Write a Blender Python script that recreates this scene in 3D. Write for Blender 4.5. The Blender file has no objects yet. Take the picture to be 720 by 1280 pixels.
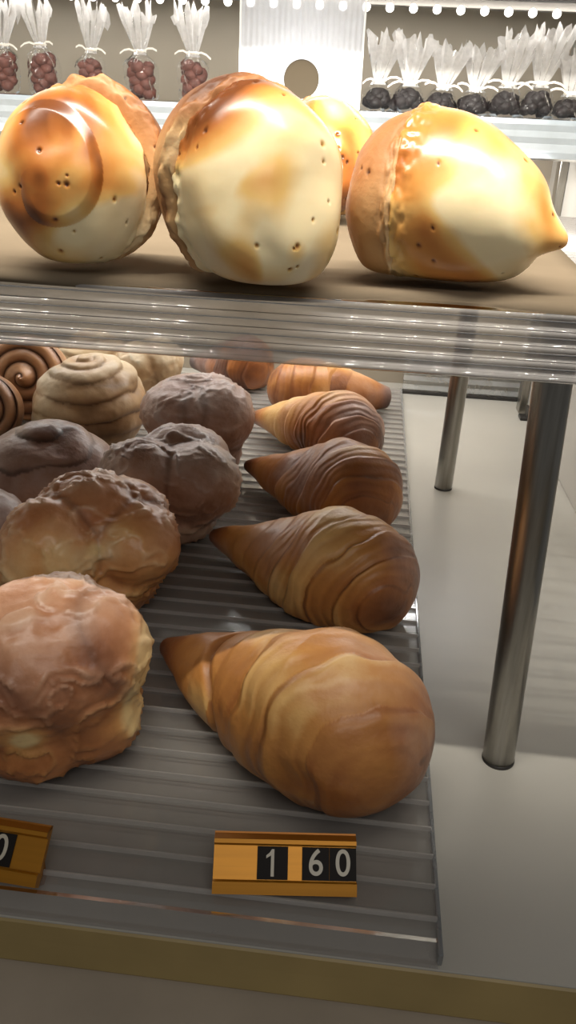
import bpy, bmesh, math, random
import numpy as np
from mathutils import Vector, Matrix

random.seed(7)
sc = bpy.context.scene
col = sc.collection

# ------------------------------------------------------------------ camera
F_PX, PITCH, ROLL, YAW = 1028.45, math.radians(25.187), math.radians(2.802), math.radians(4.775)
CAM = np.array([0.0, 0.0, 0.32])
_c, _s = math.cos(YAW), math.sin(YAW)
FW = np.array([-_s*math.cos(PITCH), _c*math.cos(PITCH), -math.sin(PITCH)])
_r = np.array([_c, _s, 0.0]); _u = np.cross(_r, FW)
RT = math.cos(ROLL)*_r + math.sin(ROLL)*_u
UP = -math.sin(ROLL)*_r + math.cos(ROLL)*_u

def ray(px, py):
    return (px-360)/F_PX*RT - (py-640)/F_PX*UP + FW
def PZ(px, py, z):
    d = ray(px, py); t = (z-CAM[2])/d[2]; return CAM + t*d
def PY(px, py, Y):
    d = ray(px, py); t = (Y-CAM[1])/d[1]; return CAM + t*d
def PD(px, py, dist):
    return CAM + ray(px, py)*dist

cam_d = bpy.data.cameras.new('camera'); cam = bpy.data.objects.new('camera', cam_d); col.objects.link(cam)
cam_d.sensor_fit = 'VERTICAL'; cam_d.sensor_height = 32.0; cam_d.lens = F_PX*32.0/1280.0
cam_d.clip_start = 0.01
cam.matrix_world = Matrix(((RT[0], UP[0], -FW[0], CAM[0]), (RT[1], UP[1], -FW[1], CAM[1]), (RT[2], UP[2], -FW[2], CAM[2]), (0, 0, 0, 1)))
sc.camera = cam
sc.view_settings.view_transform = 'Standard'
sc.view_settings.look = 'None'
sc.view_settings.exposure = 0.0

def srgb(r, g, b, a=1.0):
    f = lambda v: (v/255.0/12.92) if v/255.0 <= .04045 else ((v/255.0+.055)/1.055)**2.4
    return (f(r), f(g), f(b), a)

# ------------------------------------------------------------------ noise in numpy
def _hash(i, j, k, seed):
    h = (i*374761393 + j*668265263 + k*2147483647 + seed*1274126177) & 0xffffffff
    h = ((h ^ (h >> 13)) * 1274126177) & 0xffffffff
    h = ((h ^ (h >> 16)) * 2246822519) & 0xffffffff
    return ((h ^ (h >> 15)) & 0xffffff) / float(0xffffff)
def vnoise(p, seed=0):
    p = np.asarray(p, float); i = np.floor(p).astype(np.int64); f = p - i
    f = f*f*f*(f*(f*6-15)+10)
    out = np.zeros(len(p))
    for a in (0, 1):
        for b in (0, 1):
            for c in (0, 1):
                w = (f[:, 0] if a else 1-f[:, 0])*(f[:, 1] if b else 1-f[:, 1])*(f[:, 2] if c else 1-f[:, 2])
                out += w*_hash(i[:, 0]+a, i[:, 1]+b, i[:, 2]+c, seed)
    return out*2-1
def fbm(p, seed=0, octv=4, gain=.5):
    t = np.zeros(len(p)); a = 1.0; q = np.array(p, float)
    for o in range(octv):
        t += a*vnoise(q, seed+o*17); q = q*2.03+7.1; a *= gain
    return t
def sstep(a, b, x):
    t = np.clip((x-a)/(b-a), 0, 1); return t*t*(3-2*t)

# ------------------------------------------------------------------ object helpers
def link(o, parent=None):
    col.objects.link(o)
    if parent is not None: o.parent = parent
    return o
def tag(o, label=None, cat=None, group=None, kind=None):
    if label: o['label'] = label
    if cat: o['category'] = cat
    if group: o['group'] = group
    if kind: o['kind'] = kind
    return o
def empty(name, loc=(0, 0, 0), label=None, cat=None, group=None):
    o = bpy.data.objects.new(name, None); o.empty_display_size = .02; o.location = loc
    link(o); tag(o, label, cat, group); bpy.context.view_layer.update(); return o
def mesh_np(name, V, F, mat, parent=None, attr=None, smooth=True, origin=None):
    """V world coordinates; origin: the object's base point (world)."""
    V = np.array(V, float)
    if parent is not None: org = np.array(parent.location) if origin is None else np.array(origin)
    else: org = np.array(origin) if origin is not None else np.array([V[:, 0].mean(), V[:, 1].mean(), V[:, 2].min()])
    me = bpy.data.meshes.new(name); me.from_pydata((V-org).tolist(), [], [tuple(f) for f in F])
    if attr is not None:
        ca = me.attributes.new('tone', 'FLOAT_COLOR', 'POINT')
        A = np.ones((len(V), 4)); A[:, :attr.shape[1]] = attr
        ca.data.foreach_set('color', A.astype(np.float32).ravel())
    if smooth: me.polygons.foreach_set('use_smooth', [True]*len(me.polygons))
    me.materials.append(mat); me.update()
    o = bpy.data.objects.new(name, me); link(o, parent)
    if parent is None: o.location = org
    elif origin is not None: o.location = org-np.array(parent.location)
    return o
def from_bm(name, bm, mat, parent=None, smooth=False, loc=None):
    me = bpy.data.meshes.new(name); bm.normal_update(); bm.to_mesh(me); bm.free()
    if smooth: me.polygons.foreach_set('use_smooth', [True]*len(me.polygons))
    me.materials.append(mat)
    o = bpy.data.objects.new(name, me); link(o, parent)
    if loc is not None: o.location = loc
    return o
def bm_box(bm, lo, hi, bevel=0):
    r = bmesh.ops.create_cube(bm, size=1)
    lo, hi = Vector(lo), Vector(hi)
    for v in r['verts']:
        v.co = Vector(((lo.x+hi.x)/2+v.co.x*(hi.x-lo.x), (lo.y+hi.y)/2+v.co.y*(hi.y-lo.y), (lo.z+hi.z)/2+v.co.z*(hi.z-lo.z)))
    if bevel:
        es = list({e for v in r['verts'] for e in v.link_edges})
        bmesh.ops.bevel(bm, geom=es, offset=bevel, segments=2, affect='EDGES', profile=.5)
def box(name, lo, hi, mat, parent=None, bevel=0):
    bm = bmesh.new(); bm_box(bm, lo, hi, bevel)
    if parent is not None: bmesh.ops.translate(bm, verts=bm.verts, vec=-Vector(parent.location))
    return from_bm(name, bm, mat, parent)
def sweep(name, prof, x0, x1, mat, parent=None, smooth=False, nx=1, closed=False):
    """extrude a (y,z) profile along X, world coordinates"""
    prof = np.array(prof); n = len(prof); xs = np.linspace(x0, x1, nx+1)
    V = np.concatenate([np.column_stack([np.full(n, x), prof]) for x in xs]); F = []
    m = n if closed else n-1
    for k in range(nx):
        for i in range(m):
            j = (i+1) % n
            F.append((k*n+i, (k+1)*n+i, (k+1)*n+j, k*n+j))
    if closed:
        F.append(tuple(range(n))); F.append(tuple(nx*n+i for i in reversed(range(n))))
    return mesh_np(name, V, F, mat, parent, smooth=smooth)
def grid_faces(nu, nv, wrap=True):
    F = []
    for i in range(nu-1):
        for j in range(nv if wrap else nv-1):
            k = (j+1) % nv
            F.append((i*nv+j, (i+1)*nv+j, (i+1)*nv+k, i*nv+k))
    return F
_ico = {}
def ico(n):
    if n not in _ico:
        bm = bmesh.new(); bmesh.ops.create_icosphere(bm, subdivisions=n, radius=1)
        V = np.array([v.co[:] for v in bm.verts]); F = [tuple(v.index for v in f.verts) for f in bm.faces]; bm.free()
        _ico[n] = (V/np.linalg.norm(V, axis=1)[:, None], F)
    return _ico[n]

# ------------------------------------------------------------------ materials
def new_mat(name):
    m = bpy.data.materials.new(name); m.use_nodes = True; nt = m.node_tree; nt.nodes.clear()
    return m, nt, nt.nodes, nt.links
def N(nt, t, **kw):
    n = nt.nodes.new(t)
    for k, v in kw.items():
        if k.startswith('i_'): n.inputs[k[2:].replace('_', ' ')].default_value = v
        else: setattr(n, k, v)
    return n
def ramp(nt, stops):
    r = nt.nodes.new('ShaderNodeValToRGB'); e = r.color_ramp.elements
    while len(e) < len(stops): e.new(.5)
    for k, (p, c) in enumerate(stops): e[k].position = p; e[k].color = c
    return r
def simple(name, color, rough=.5, metal=0., noise=0., nscale=30., bump=0., bscale=200., spec=.5, coat=0., emit=None, estr=0., stretch=None):
    m, nt, ns, lk = new_mat(name)
    out = N(nt, 'ShaderNodeOutputMaterial'); b = N(nt, 'ShaderNodeBsdfPrincipled')
    b.inputs['Roughness'].default_value = rough; b.inputs['Metallic'].default_value = metal
    b.inputs['Specular IOR Level'].default_value = spec; b.inputs['Coat Weight'].default_value = coat
    tc = N(nt, 'ShaderNodeTexCoord'); src = tc.outputs['Object']
    if stretch:
        mp = N(nt, 'ShaderNodeMapping'); mp.inputs['Scale'].default_value = stretch; lk.new(src, mp.inputs['Vector']); src = mp.outputs['Vector']
    nz = N(nt, 'ShaderNodeTexNoise'); nz.inputs['Scale'].default_value = nscale; nz.inputs['Detail'].default_value = 4
    lk.new(src, nz.inputs['Vector'])
    c = np.array(color[:3]); r = ramp(nt, [(.25, (*(c*(1-noise)), 1)), (.75, (*np.minimum(c*(1+noise), 1), 1))])
    lk.new(nz.outputs['Fac'], r.inputs['Fac']); lk.new(r.outputs['Color'], b.inputs['Base Color'])
    if bump:
        n2 = N(nt, 'ShaderNodeTexNoise'); n2.inputs['Scale'].default_value = bscale; lk.new(src, n2.inputs['Vector'])
        bp = N(nt, 'ShaderNodeBump'); bp.inputs['Strength'].default_value = bump; bp.inputs['Distance'].default_value = .002
        lk.new(n2.outputs['Fac'], bp.inputs['Height']); lk.new(bp.outputs['Normal'], b.inputs['Normal'])
    if emit: b.inputs['Emission Color'].default_value = emit; b.inputs['Emission Strength'].default_value = estr
    lk.new(b.outputs[0], out.inputs[0]); return m
def acrylic(name, tint, clear, body, rough=.12, gloss=.35, translucent=.3, nscale=60., fog=0.):
    """thin clear plastic: part see-through, part milky, with glossy reflections growing at grazing angles"""
    m, nt, ns, lk = new_mat(name)
    out = N(nt, 'ShaderNodeOutputMaterial')
    tr = N(nt, 'ShaderNodeBsdfTransparent'); tr.inputs[0].default_value = tint
    df = N(nt, 'ShaderNodeBsdfDiffuse'); df.inputs[0].default_value = body
    tl = N(nt, 'ShaderNodeBsdfTranslucent'); tl.inputs[0].default_value = body
    gl = N(nt, 'ShaderNodeBsdfGlossy'); gl.inputs[0].default_value = (.95, .95, .95, 1); gl.inputs['Roughness'].default_value = rough
    m1 = N(nt, 'ShaderNodeMixShader'); m1.inputs[0].default_value = translucent; lk.new(df.outputs[0], m1.inputs[1]); lk.new(tl.outputs[0], m1.inputs[2])
    tc = N(nt, 'ShaderNodeTexCoord'); nz = N(nt, 'ShaderNodeTexNoise'); nz.inputs['Scale'].default_value = nscale; nz.inputs['Detail'].default_value = 5
    lk.new(tc.outputs['Object'], nz.inputs['Vector'])
    mr = N(nt, 'ShaderNodeMapRange'); mr.inputs['To Min'].default_value = max(0, clear-.12); mr.inputs['To Max'].default_value = min(1, clear+.12)
    lk.new(nz.outputs['Fac'], mr.inputs['Value'])
    m2 = N(nt, 'ShaderNodeMixShader'); lk.new(mr.outputs[0], m2.inputs[0]); lk.new(m1.outputs[0], m2.inputs[1]); lk.new(tr.outputs[0], m2.inputs[2])
    lw = N(nt, 'ShaderNodeLayerWeight'); lw.inputs['Blend'].default_value = gloss
    m3 = N(nt, 'ShaderNodeMixShader'); lk.new(lw.outputs['Fresnel'], m3.inputs[0]); lk.new(m2.outputs[0], m3.inputs[1]); lk.new(gl.outputs[0], m3.inputs[2])
    lk.new(m3.outputs[0], out.inputs[0]); return m
def pastry(name, stops, rough=.45, sugar=(.55, .5, .5, 1), coat=.0, fine=260., bump=.35, sugar_up=.0, sss=.0, mott=.35, mscale=45., bdist=.0015):
    """'tone' attribute: R = bake position on the ramp, G = sugar / dry flour film, B = shade of creases and pits painted into the colour"""
    m, nt, ns, lk = new_mat(name)
    out = N(nt, 'ShaderNodeOutputMaterial'); b = N(nt, 'ShaderNodeBsdfPrincipled')
    at = N(nt, 'ShaderNodeAttribute'); at.attribute_name = 'tone'
    sp = N(nt, 'ShaderNodeSeparateColor'); lk.new(at.outputs['Color'], sp.inputs[0])
    tc = N(nt, 'ShaderNodeTexCoord')
    nz = N(nt, 'ShaderNodeTexNoise'); nz.inputs['Scale'].default_value = mscale; nz.inputs['Detail'].default_value = 6; nz.inputs['Roughness'].default_value = .6
    lk.new(tc.outputs['Object'], nz.inputs['Vector'])
    ma = N(nt, 'ShaderNodeMath', operation='MULTIPLY_ADD'); ma.inputs[1].default_value = mott; lk.new(nz.outputs['Fac'], ma.inputs[0])
    sb = N(nt, 'ShaderNodeMath', operation='SUBTRACT'); sb.inputs[1].default_value = mott*.5; lk.new(sp.outputs[0], sb.inputs[0]); lk.new(sb.outputs[0], ma.inputs[2])
    r = ramp(nt, stops); lk.new(ma.outputs[0], r.inputs['Fac'])
    n2 = N(nt, 'ShaderNodeTexNoise'); n2.inputs['Scale'].default_value = fine; n2.inputs['Detail'].default_value = 5
    lk.new(tc.outputs['Object'], n2.inputs['Vector'])
    # sugar film
    sm = N(nt, 'ShaderNodeMath', operation='MULTIPLY'); lk.new(sp.outputs[1], sm.inputs[0])
    mr = N(nt, 'ShaderNodeMapRange'); mr.inputs['From Min'].default_value = .35; mr.inputs['From Max'].default_value = .65; lk.new(nz.outputs['Fac'], mr.inputs['Value'])
    mr.inputs['To Min'].default_value = .35; lk.new(mr.outputs[0], sm.inputs[1])
    mx = N(nt, 'ShaderNodeMix', data_type='RGBA'); lk.new(sm.outputs[0], mx.inputs['Factor']); lk.new(r.outputs[0], mx.inputs[6]); mx.inputs[7].default_value = sugar
    mu = N(nt, 'ShaderNodeMix', data_type='RGBA', blend_type='MULTIPLY'); mu.inputs['Factor'].default_value = 1
    lk.new(mx.outputs[2], mu.inputs[6]); lk.new(sp.outputs[2], mu.inputs[7])
    lk.new(mu.outputs[2], b.inputs['Base Color'])
    b.inputs['Roughness'].default_value = rough; b.inputs['Coat Weight'].default_value = coat; b.inputs['Coat Roughness'].default_value = .25
    b.inputs['Specular IOR Level'].default_value = .4
    if sss: b.inputs['Subsurface Weight'].default_value = sss; b.inputs['Subsurface Radius'].default_value = (.006, .003, .0015); b.inputs['Subsurface Scale'].default_value = 1
    bp = N(nt, 'ShaderNodeBump'); bp.inputs['Strength'].default_value = bump; bp.inputs['Distance'].default_value = bdist
    lk.new(n2.outputs['Fac'], bp.inputs['Height']); lk.new(bp.outputs[0], b.inputs['Normal'])
    lk.new(b.outputs[0], out.inputs[0]); return m

M = {}
M['deck'] = simple('deck_laminate', srgb(163, 159, 150), .33, noise=.05, nscale=9, bump=.02, bscale=40)
M['deck_front'] = simple('deck_front_olive', srgb(150, 130, 84), .5, noise=.15, nscale=20)
M['sill'] = simple('sill_grey', srgb(158, 146, 130), .5, noise=.08, nscale=25)
M['wall_side'] = simple('side_panel_grey', srgb(176, 172, 164), .3, noise=.04, nscale=8)
M['wall_back'] = simple('back_panel_beige', srgb(150, 139, 122), .5, noise=.05, nscale=6)
M['white'] = simple('white_enamel', srgb(235, 235, 232), .4, noise=.03)
M['steel'] = simple('brushed_steel', srgb(158, 154, 146), .3, metal=1, noise=.22, nscale=60, bump=.05, bscale=300, stretch=(6, 6, .35))
M['dark_metal'] = simple('dark_metal', srgb(70, 68, 66), .4, metal=.8, noise=.1)
M['tray'] = acrylic('ribbed_clear_acrylic', (.94, .94, .94, 1), .58, srgb(172, 167, 162), .12, .34, .35)
M['lip'] = acrylic('ribbed_acrylic_lip', (.9, .9, .9, 1), .20, srgb(168, 163, 159), .055, .26, .45)
M['clear'] = acrylic('clear_acrylic', (.93, .95, .95, 1), .62, srgb(205, 208, 210), .08, .45, .4)
M['panel'] = acrylic('frosted_panel', (.96, .97, .98, 1), .2, srgb(236, 238, 242), .2, .2, .4)
M['shelf_back'] = acrylic('frosted_blue_acrylic', (.9, .95, .97, 1), .22, srgb(196, 206, 214), .16, .25, .45)
M['paper'] = simple('baking_paper', srgb(112, 99, 82), .8, spec=0., noise=.1, nscale=14, bump=.08, bscale=60)
M['gold'] = simple('gold_anodised', srgb(170, 114, 26), .35, metal=.55, noise=.1, nscale=80, stretch=(.2, 6, 6))
M['gold_dark'] = simple('gold_anodised_dark', srgb(150, 92, 22), .4, metal=.5, noise=.1, nscale=80)
M['tile'] = simple('black_tile', srgb(22, 16, 12), .6, noise=.1, spec=.2)
M['digit'] = simple('digit_silver', srgb(186, 178, 160), .4, noise=.05)
M['led'] = simple('led_bead', (1, 1, 1, 1), .3, emit=(1, .97, .92, 1), estr=5.0)
M['rail'] = simple('led_rail', srgb(116, 112, 106), .35, metal=.6, noise=.1)
M['hole'] = simple('dark_hole', srgb(70, 62, 50), .8, noise=.05, spec=0.)
M['cello'] = acrylic('cellophane', (.98, .98, .98, 1), 1.08, srgb(250, 248, 246), .10, .10, .5, nscale=220)
M['cello_top'] = acrylic('cellophane_gathered', (.98, .98, .98, 1), .42, srgb(250, 248, 246), .15, .3, .5, nscale=260)
M['ribbon'] = simple('cream_ribbon', srgb(240, 234, 222), .4, noise=.05)
M['nuts'] = simple('reddish_brown_sweets', srgb(74, 42, 34), .6, spec=.2, noise=.45, nscale=130, bump=.3)
M['choc'] = simple('dark_chocolates', srgb(22, 15, 15), .5, spec=.25, noise=.6, nscale=150, bump=.3)

D = srgb
M['cornet'] = pastry('laminated_crust', [(0, D(58, 32, 22)), (.3, D(114, 66, 36)), (.55, D(164, 102, 54)), (.8, D(194, 134, 70)), (1, D(222, 178, 112))], .42, coat=.1, fine=190, bump=.35, mott=.35, mscale=50)
M['bun'] = pastry('sugared_bun_crust', [(0, D(80, 48, 34)), (.3, D(146, 88, 54)), (.55, D(184, 120, 72)), (.78, D(216, 158, 96)), (1, D(240, 208, 148))], .38, sugar=D(210, 178, 156), coat=.15, fine=150, bump=.4, mott=.45, mscale=38)
M['bun_dark'] = pastry('dark_sugared_bun_crust', [(0, D(70, 46, 36)), (.3, D(118, 80, 62)), (.55, D(150, 108, 86)), (.78, D(176, 136, 112)), (1, D(206, 176, 150))], .42, sugar=D(184, 168, 162), coat=.1, fine=170, bump=.5, mott=.45, mscale=42)
M['bun_pale'] = pastry('pale_swirl_crust', [(0, D(120, 86, 56)), (.3, D(166, 132, 94)), (.55, D(196, 170, 132)), (.8, D(218, 200, 166)), (1, D(236, 224, 198))], .42, sugar=D(214, 204, 184), coat=.1, fine=150, bump=.3, mott=.3, mscale=40)
M['roll'] = pastry('cinnamon_roll_crust', [(0, D(70, 40, 20)), (.3, D(128, 82, 46)), (.55, D(164, 114, 68)), (.8, D(192, 144, 92)), (1, D(220, 176, 130))], .36, coat=.2, fine=160, bump=.3, mott=.25)
M['mer'] = pastry('toasted_meringue', [(0, D(112, 60, 22)), (.25, D(176, 104, 46)), (.5, D(216, 150, 76)), (.75, D(238, 194, 118)), (1, D(252, 230, 182))], .30, coat=.45, fine=90, bump=.12, mott=.4, mscale=22, sss=.08)
M['mer_back'] = pastry('baked_meringue_matte', [(0, D(88, 48, 20)), (.25, D(142, 92, 50)), (.5, D(178, 126, 80)), (.75, D(210, 168, 116)), (1, D(238, 208, 160))], .55, coat=.0, fine=220, bump=.3, mott=.35, mscale=36, sss=.08)
def wear_ramp(): pass

# ------------------------------------------------------------------ setting
Z_SH = 0.2595          # top of the upper shelf
Y_FR = 0.2385         # front edge of the deck
Y_BK = 1.13; X_L = -0.62; X_R = 0.212
S = lambda o: tag(o, kind='structure')
S(box('floor', (X_L, Y_FR, -.012), (X_R, Y_BK, 0), M['deck'], bevel=.0006))
S(sweep('trim_1', [(Y_FR-.0002, -.0004), (Y_FR-.0012, -.0012), (Y_FR-.0022, -.010), (Y_FR-.004, -.022), (Y_FR+.0, -.03), (Y_FR+.03, -.03), (Y_FR+.03, -.0125), (Y_FR-.0002, -.0122)], X_L, X_R+.25, M['deck_front'], closed=True))
S(box('trim_2', (X_L, .10, -.034), (X_R+.25, Y_FR+.03, -.0235), M['sill'], bevel=.001))
S(box('wall_right', (X_R, Y_FR+.22, -.012), (X_R+.008, Y_BK, .50), M['wall_side']))
S(box('wall_left', (X_L-.008, Y_FR, -.012), (X_L, Y_BK, .50), M['wall_side']))
S(box('wall_back', (X_L, Y_BK, -.012), (X_R+.2, Y_BK+.008, .52), M['wall_back']))
S(box('trim_3', (X_L, 1.035, .447), (X_R+.2, 1.06, .50), M['white'], bevel=.001))   # white header above the light strip
S(box('ceiling', (X_L, .62, .50), (X_R+.2, Y_BK, .512), M['white']))
S(box('trim_4', (X_R-.010, 1.03, .0), (X_R-.0005, 1.05, .30), M['steel'], bevel=.001))   # rear right corner post

# small bracket where side wall meets the deck
bm = bmesh.new(); bm_box(bm, (X_R-.012, 1.0, 0), (X_R-.001, 1.018, .004), .0008); bm_box(bm, (X_R-.004, 1.0, .003), (X_R-.001, 1.018, .016), .0006)
tag(from_bm('corner_bracket', bm, M['dark_metal']), 'small dark metal corner bracket at the foot of the right side panel', 'bracket')

# ------------------------------------------------------------------ lower tray
def rib_profile(y0, y1, z, period, rib_w, rib_h, phase=0.):
    pr = [(y0, z)]; y = y0+phase
    while y+rib_w*2.2 < y1:
        pr += [(y, z), (y+rib_w*.25, z+rib_h), (y+rib_w*.75, z+rib_h), (y+rib_w, z), (y+rib_w*1.5, z), (y+rib_w*1.7, z+rib_h*.4), (y+rib_w*2.1, z)]
        y += period
    return pr+[(y1, z)]
TZ = .0062
M['rib'] = acrylic('acrylic_rib_highlight', (.95, .95, .95, 1), .42, srgb(204, 198, 192), .1, .36, .4)  # bright reflections along the ribs painted in as a lighter, milkier body
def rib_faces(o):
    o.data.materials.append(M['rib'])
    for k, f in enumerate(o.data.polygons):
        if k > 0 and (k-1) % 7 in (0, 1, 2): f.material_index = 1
tr = empty('ribbed_tray', (-.19, .65, 0), 'wide clear ribbed acrylic tray lying on the grey deck under the rolls and cornets', 'tray')
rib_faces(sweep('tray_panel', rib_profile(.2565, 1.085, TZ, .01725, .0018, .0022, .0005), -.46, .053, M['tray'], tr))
sweep('front_lip', [(.2565, TZ), (.2530, TZ-.0005), (.2500, TZ-.0014), (.2480, TZ-.0013), (.2450, .0035), (.2415, .0018), (.2395, .0016), (.2388, .0006)], -.46, .053, M['tray'], tr)
bm = bmesh.new(); bm_box(bm, (.0526, .2405, .0003), (.0548, 1.085, TZ+.0008), .0006); bmesh.ops.translate(bm, verts=bm.verts, vec=-Vector(tr.location))
from_bm('side_edge', bm, M['clear'], tr)

# clear ribbed riser at the back of the deck
rs = empty('acrylic_riser', (.14, 1.1, 0), 'low clear ribbed acrylic riser standing at the back of the deck', 'riser')
a, b_ = PY(503, 484, 1.09), PY(667, 494.5, 1.09)
sweep('riser_face', [(1.085, .0), (1.083, .006), (1.087, .012), (1.084, .018), (1.088, .024), (1.085, .030), (1.09, .042), (1.12, .045)], a[0], b_[0], M['clear'], rs)
box('base_strip', (a[0], 1.08, 0), (b_[0], 1.092, .0035), M['dark_metal'], rs, .0005)

# ------------------------------------------------------------------ posts
def post(name, foot, top, rad, label):
    foot, top = np.array(foot), np.array(top); t = empty(name, foot, label, 'post', 'steel posts carrying the upper shelf')
    ax = top-foot; L = np.linalg.norm(ax); ax /= L
    e1 = np.cross(ax, [0, 1, 0]); e1 /= np.linalg.norm(e1); e2 = np.cross(ax, e1)
    nv = 40
    prof = [(0, rad*.9), (.0008, rad), (L-.006, rad), (L-.002, rad*.95), (L, rad*.7)]
    V = np.array([foot+ax*h+r*(math.cos(2*math.pi*j/nv)*e1+math.sin(2*math.pi*j/nv)*e2) for h, r in prof for j in range(nv)])
    F = grid_faces(len(prof), nv); F.append(tuple(range(nv))); F.append(tuple((len(prof)-1)*nv+j for j in reversed(range(nv))))
    o = mesh_np('tube', V, F, M['steel'], t)
    V2 = np.array([foot+ax*h+r*(math.cos(2*math.pi*j/nv)*e1+math.sin(2*math.pi*j/nv)*e2) for h, r in [(0, rad*1.03), (.0016, rad*1.03), (.0018, rad)] for j in range(nv)])
    mesh_np('foot_ring', V2, grid_faces(3, nv), M['dark_metal'], t)
pf = PZ(622.5, 949, 0); pt = PY(697, 385, .376)
post('steel_post', (pf[0], pf[1], 0), (pt[0]+.002, .374, Z_SH-.0035), .0088, 'near round steel post in front, its upper end behind the shelf lip')
rf = PZ(553.8, 610, 0); rt = PY(575, 468, rf[1]); e = (np.array(rt)-np.array(rf)); e = rf+e*((Z_SH-.0035)/e[2])
post('steel_post', (rf[0], rf[1], 0), tuple(e), .0086, 'farther round steel post standing behind, beside the row of cornets')

# ------------------------------------------------------------------ upper shelf
us = empty('upper_shelf', (-.13, .57, Z_SH-.0035), 'long clear ribbed acrylic upper shelf with a deep grey front lip', 'shelf')
XU0, XU1 = -.5, .205
sweep('shelf_panel', rib_profile(.345, .80, Z_SH-.003, .0125, .0024, .0012, .002), XU0, XU1, M['tray'], us)
lp = [(.345, Z_SH-.003), (.3435, Z_SH-.0015), (.3415, Z_SH-.0025)]
for yy, dz in ((.3398, .0045), (.3385, .0112), (.3372, .0172), (.3360, .0230)):
    for q in range(9):
        an = math.pi*q/8; lp.append((yy-.0016*math.sin(an), Z_SH-dz+.0017*math.cos(an)))
lp += [(.3348, Z_SH-.0265), (.3338, Z_SH-.0270), (.3328, Z_SH-.0276), (.3325, Z_SH-.0284), (.3330, Z_SH-.0292), (.3352, Z_SH-.0294)]
lip_ = sweep('front_lip', lp, XU0, XU1, M['lip'], us, smooth=True)

# baking paper on the shelf
def paper():
    nx, ny = 90, 40; V = []; x0, x1 = -.42, .102
    for i in range(nx+1):
        x = x0+(x1-x0)*i/nx
        yf = .3400+.0022*math.sin(x*23+1.2)+.0018*math.sin(x*51)
        if x > .05: yf += .0
        for j in range(ny+1):
            t = (0, .003, .008, .016)[j] if j < 4 else .016+(1-.016)*(j-3)/(ny-3); y = yf+(.78-yf)*t
            z = Z_SH-.0005+.0006*math.sin(x*40+y*30)*(t > .02)
            if t < .03: z += .0008*math.sin(x*31+.5)
            if j < 3: z -= (.0050, .0016, .0004)[j]; y += (.0006, .0002, 0)[j]
            V.append((x+(.02*t if i == nx else 0), y, z+.0009))
    F = [(i*(ny+1)+j, (i+1)*(ny+1)+j, (i+1)*(ny+1)+j+1, i*(ny+1)+j+1) for i in range(nx) for j in range(ny)]
    o = mesh_np('baking_paper', V, F, M['paper'])
    sd = o.modifiers.new('thickness', 'SOLIDIFY'); sd.thickness = .0004; sd.offset = 1
    tag(o, 'brownish sheet of baking paper lying on the upper shelf under the meringues', 'paper')
paper()
ZP = Z_SH+.0018

# ------------------------------------------------------------------ back shelf, wall panel, LED strip
ZB = .3375
bs = empty('back_shelf', (-.15, 1.05, ZB-.004), 'pale blue-grey acrylic shelf at the back carrying the cellophane bags', 'shelf')
box('shelf_board', (X_L+.01, .975, ZB-.005), (X_R-.002, 1.128, ZB), M['shelf_back'], bs, .0008)
sweep('front_lip', [(.975, ZB), (.972, ZB-.001), (.971, ZB-.006), (.973, ZB-.012), (.971, ZB-.018), (.973, ZB-.024), (.971, ZB-.032), (.973, ZB-.038), (.976, ZB-.040)], X_L+.01, X_R-.002, M['shelf_back'], bs)

def perforated_panel():
    Yp = .962
    a = PY(301, 12, Yp); b = PY(457, 16, Yp); hc = PY(376.5, 99, Yp); R = .0185
    x0, x1 = a[0], b[0]; z0, z1 = ZB-.001, .441
    t = empty('perforated_divider', ((x0+x1)/2, Yp, z0), 'white ribbed upright panel with a round hole between the two groups of bags', 'divider')
    # square cell round the hole as rings, outside as vertical ribs
    nA = 64; ring = []
    V = []; F = []
    hx, hz = hc[0], hc[2]
    def border(ang):
        c, s = math.cos(ang), math.sin(ang)
        kx = ((x1-hx)/c if c > 0 else (x0-hx)/c) if abs(c) > 1e-9 else 1e9
        kz = ((z1-hz)/s if s > 0 else (z0-hz)/s) if abs(s) > 1e-9 else 1e9
        return min(kx, kz)
    nr = 30
    angs = sorted(list(np.linspace(0, 2*math.pi, 300, endpoint=False))+[math.atan2(zz-hz, xx-hx) % (2*math.pi) for xx in (x0, x1) for zz in (z0, z1)])
    na = len(angs)
    for i in range(nr+1):
        for an in angs:
            rr = R+(border(an)-R)*(i/nr); x = hx+rr*math.cos(an); z = hz+rr*math.sin(an)
            edge = min(1, (rr-R)/.006)
            y = Yp+.0011*math.sin(x*2*math.pi/.0058)*edge
            V.append((x, y, z))
    F = grid_faces(nr+1, na)
    V += [(hx+R*math.cos(an), Yp+.004, hz+R*math.sin(an)) for an in angs]
    k0 = (nr+1)*na
    F += [(j, (j+1) % na, k0+(j+1) % na, k0+j) for j in range(na)]
    mesh_np('ribbed_sheet', V, F, M['panel'], t)
    # dark disc put in for the darkness inside the hole
    V = [(hx, Yp+.0035, hz)]+[(hx+R*1.08*math.cos(an), Yp+.0035, hz+R*1.08*math.sin(an)) for an in angs]
    mesh_np('hole_backing', V, [(0, 1+(j+1) % na, 1+j) for j in range(na)], M['hole'], t)
    bm = bmesh.new(); bm.free()
    for xe in (x0, x1): box('edge_strip', (xe-.001, Yp-.0015, z0), (xe+.001, Yp+.003, z1), M['white'], t, .0004)
    return hc
HC = perforated_panel()

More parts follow.
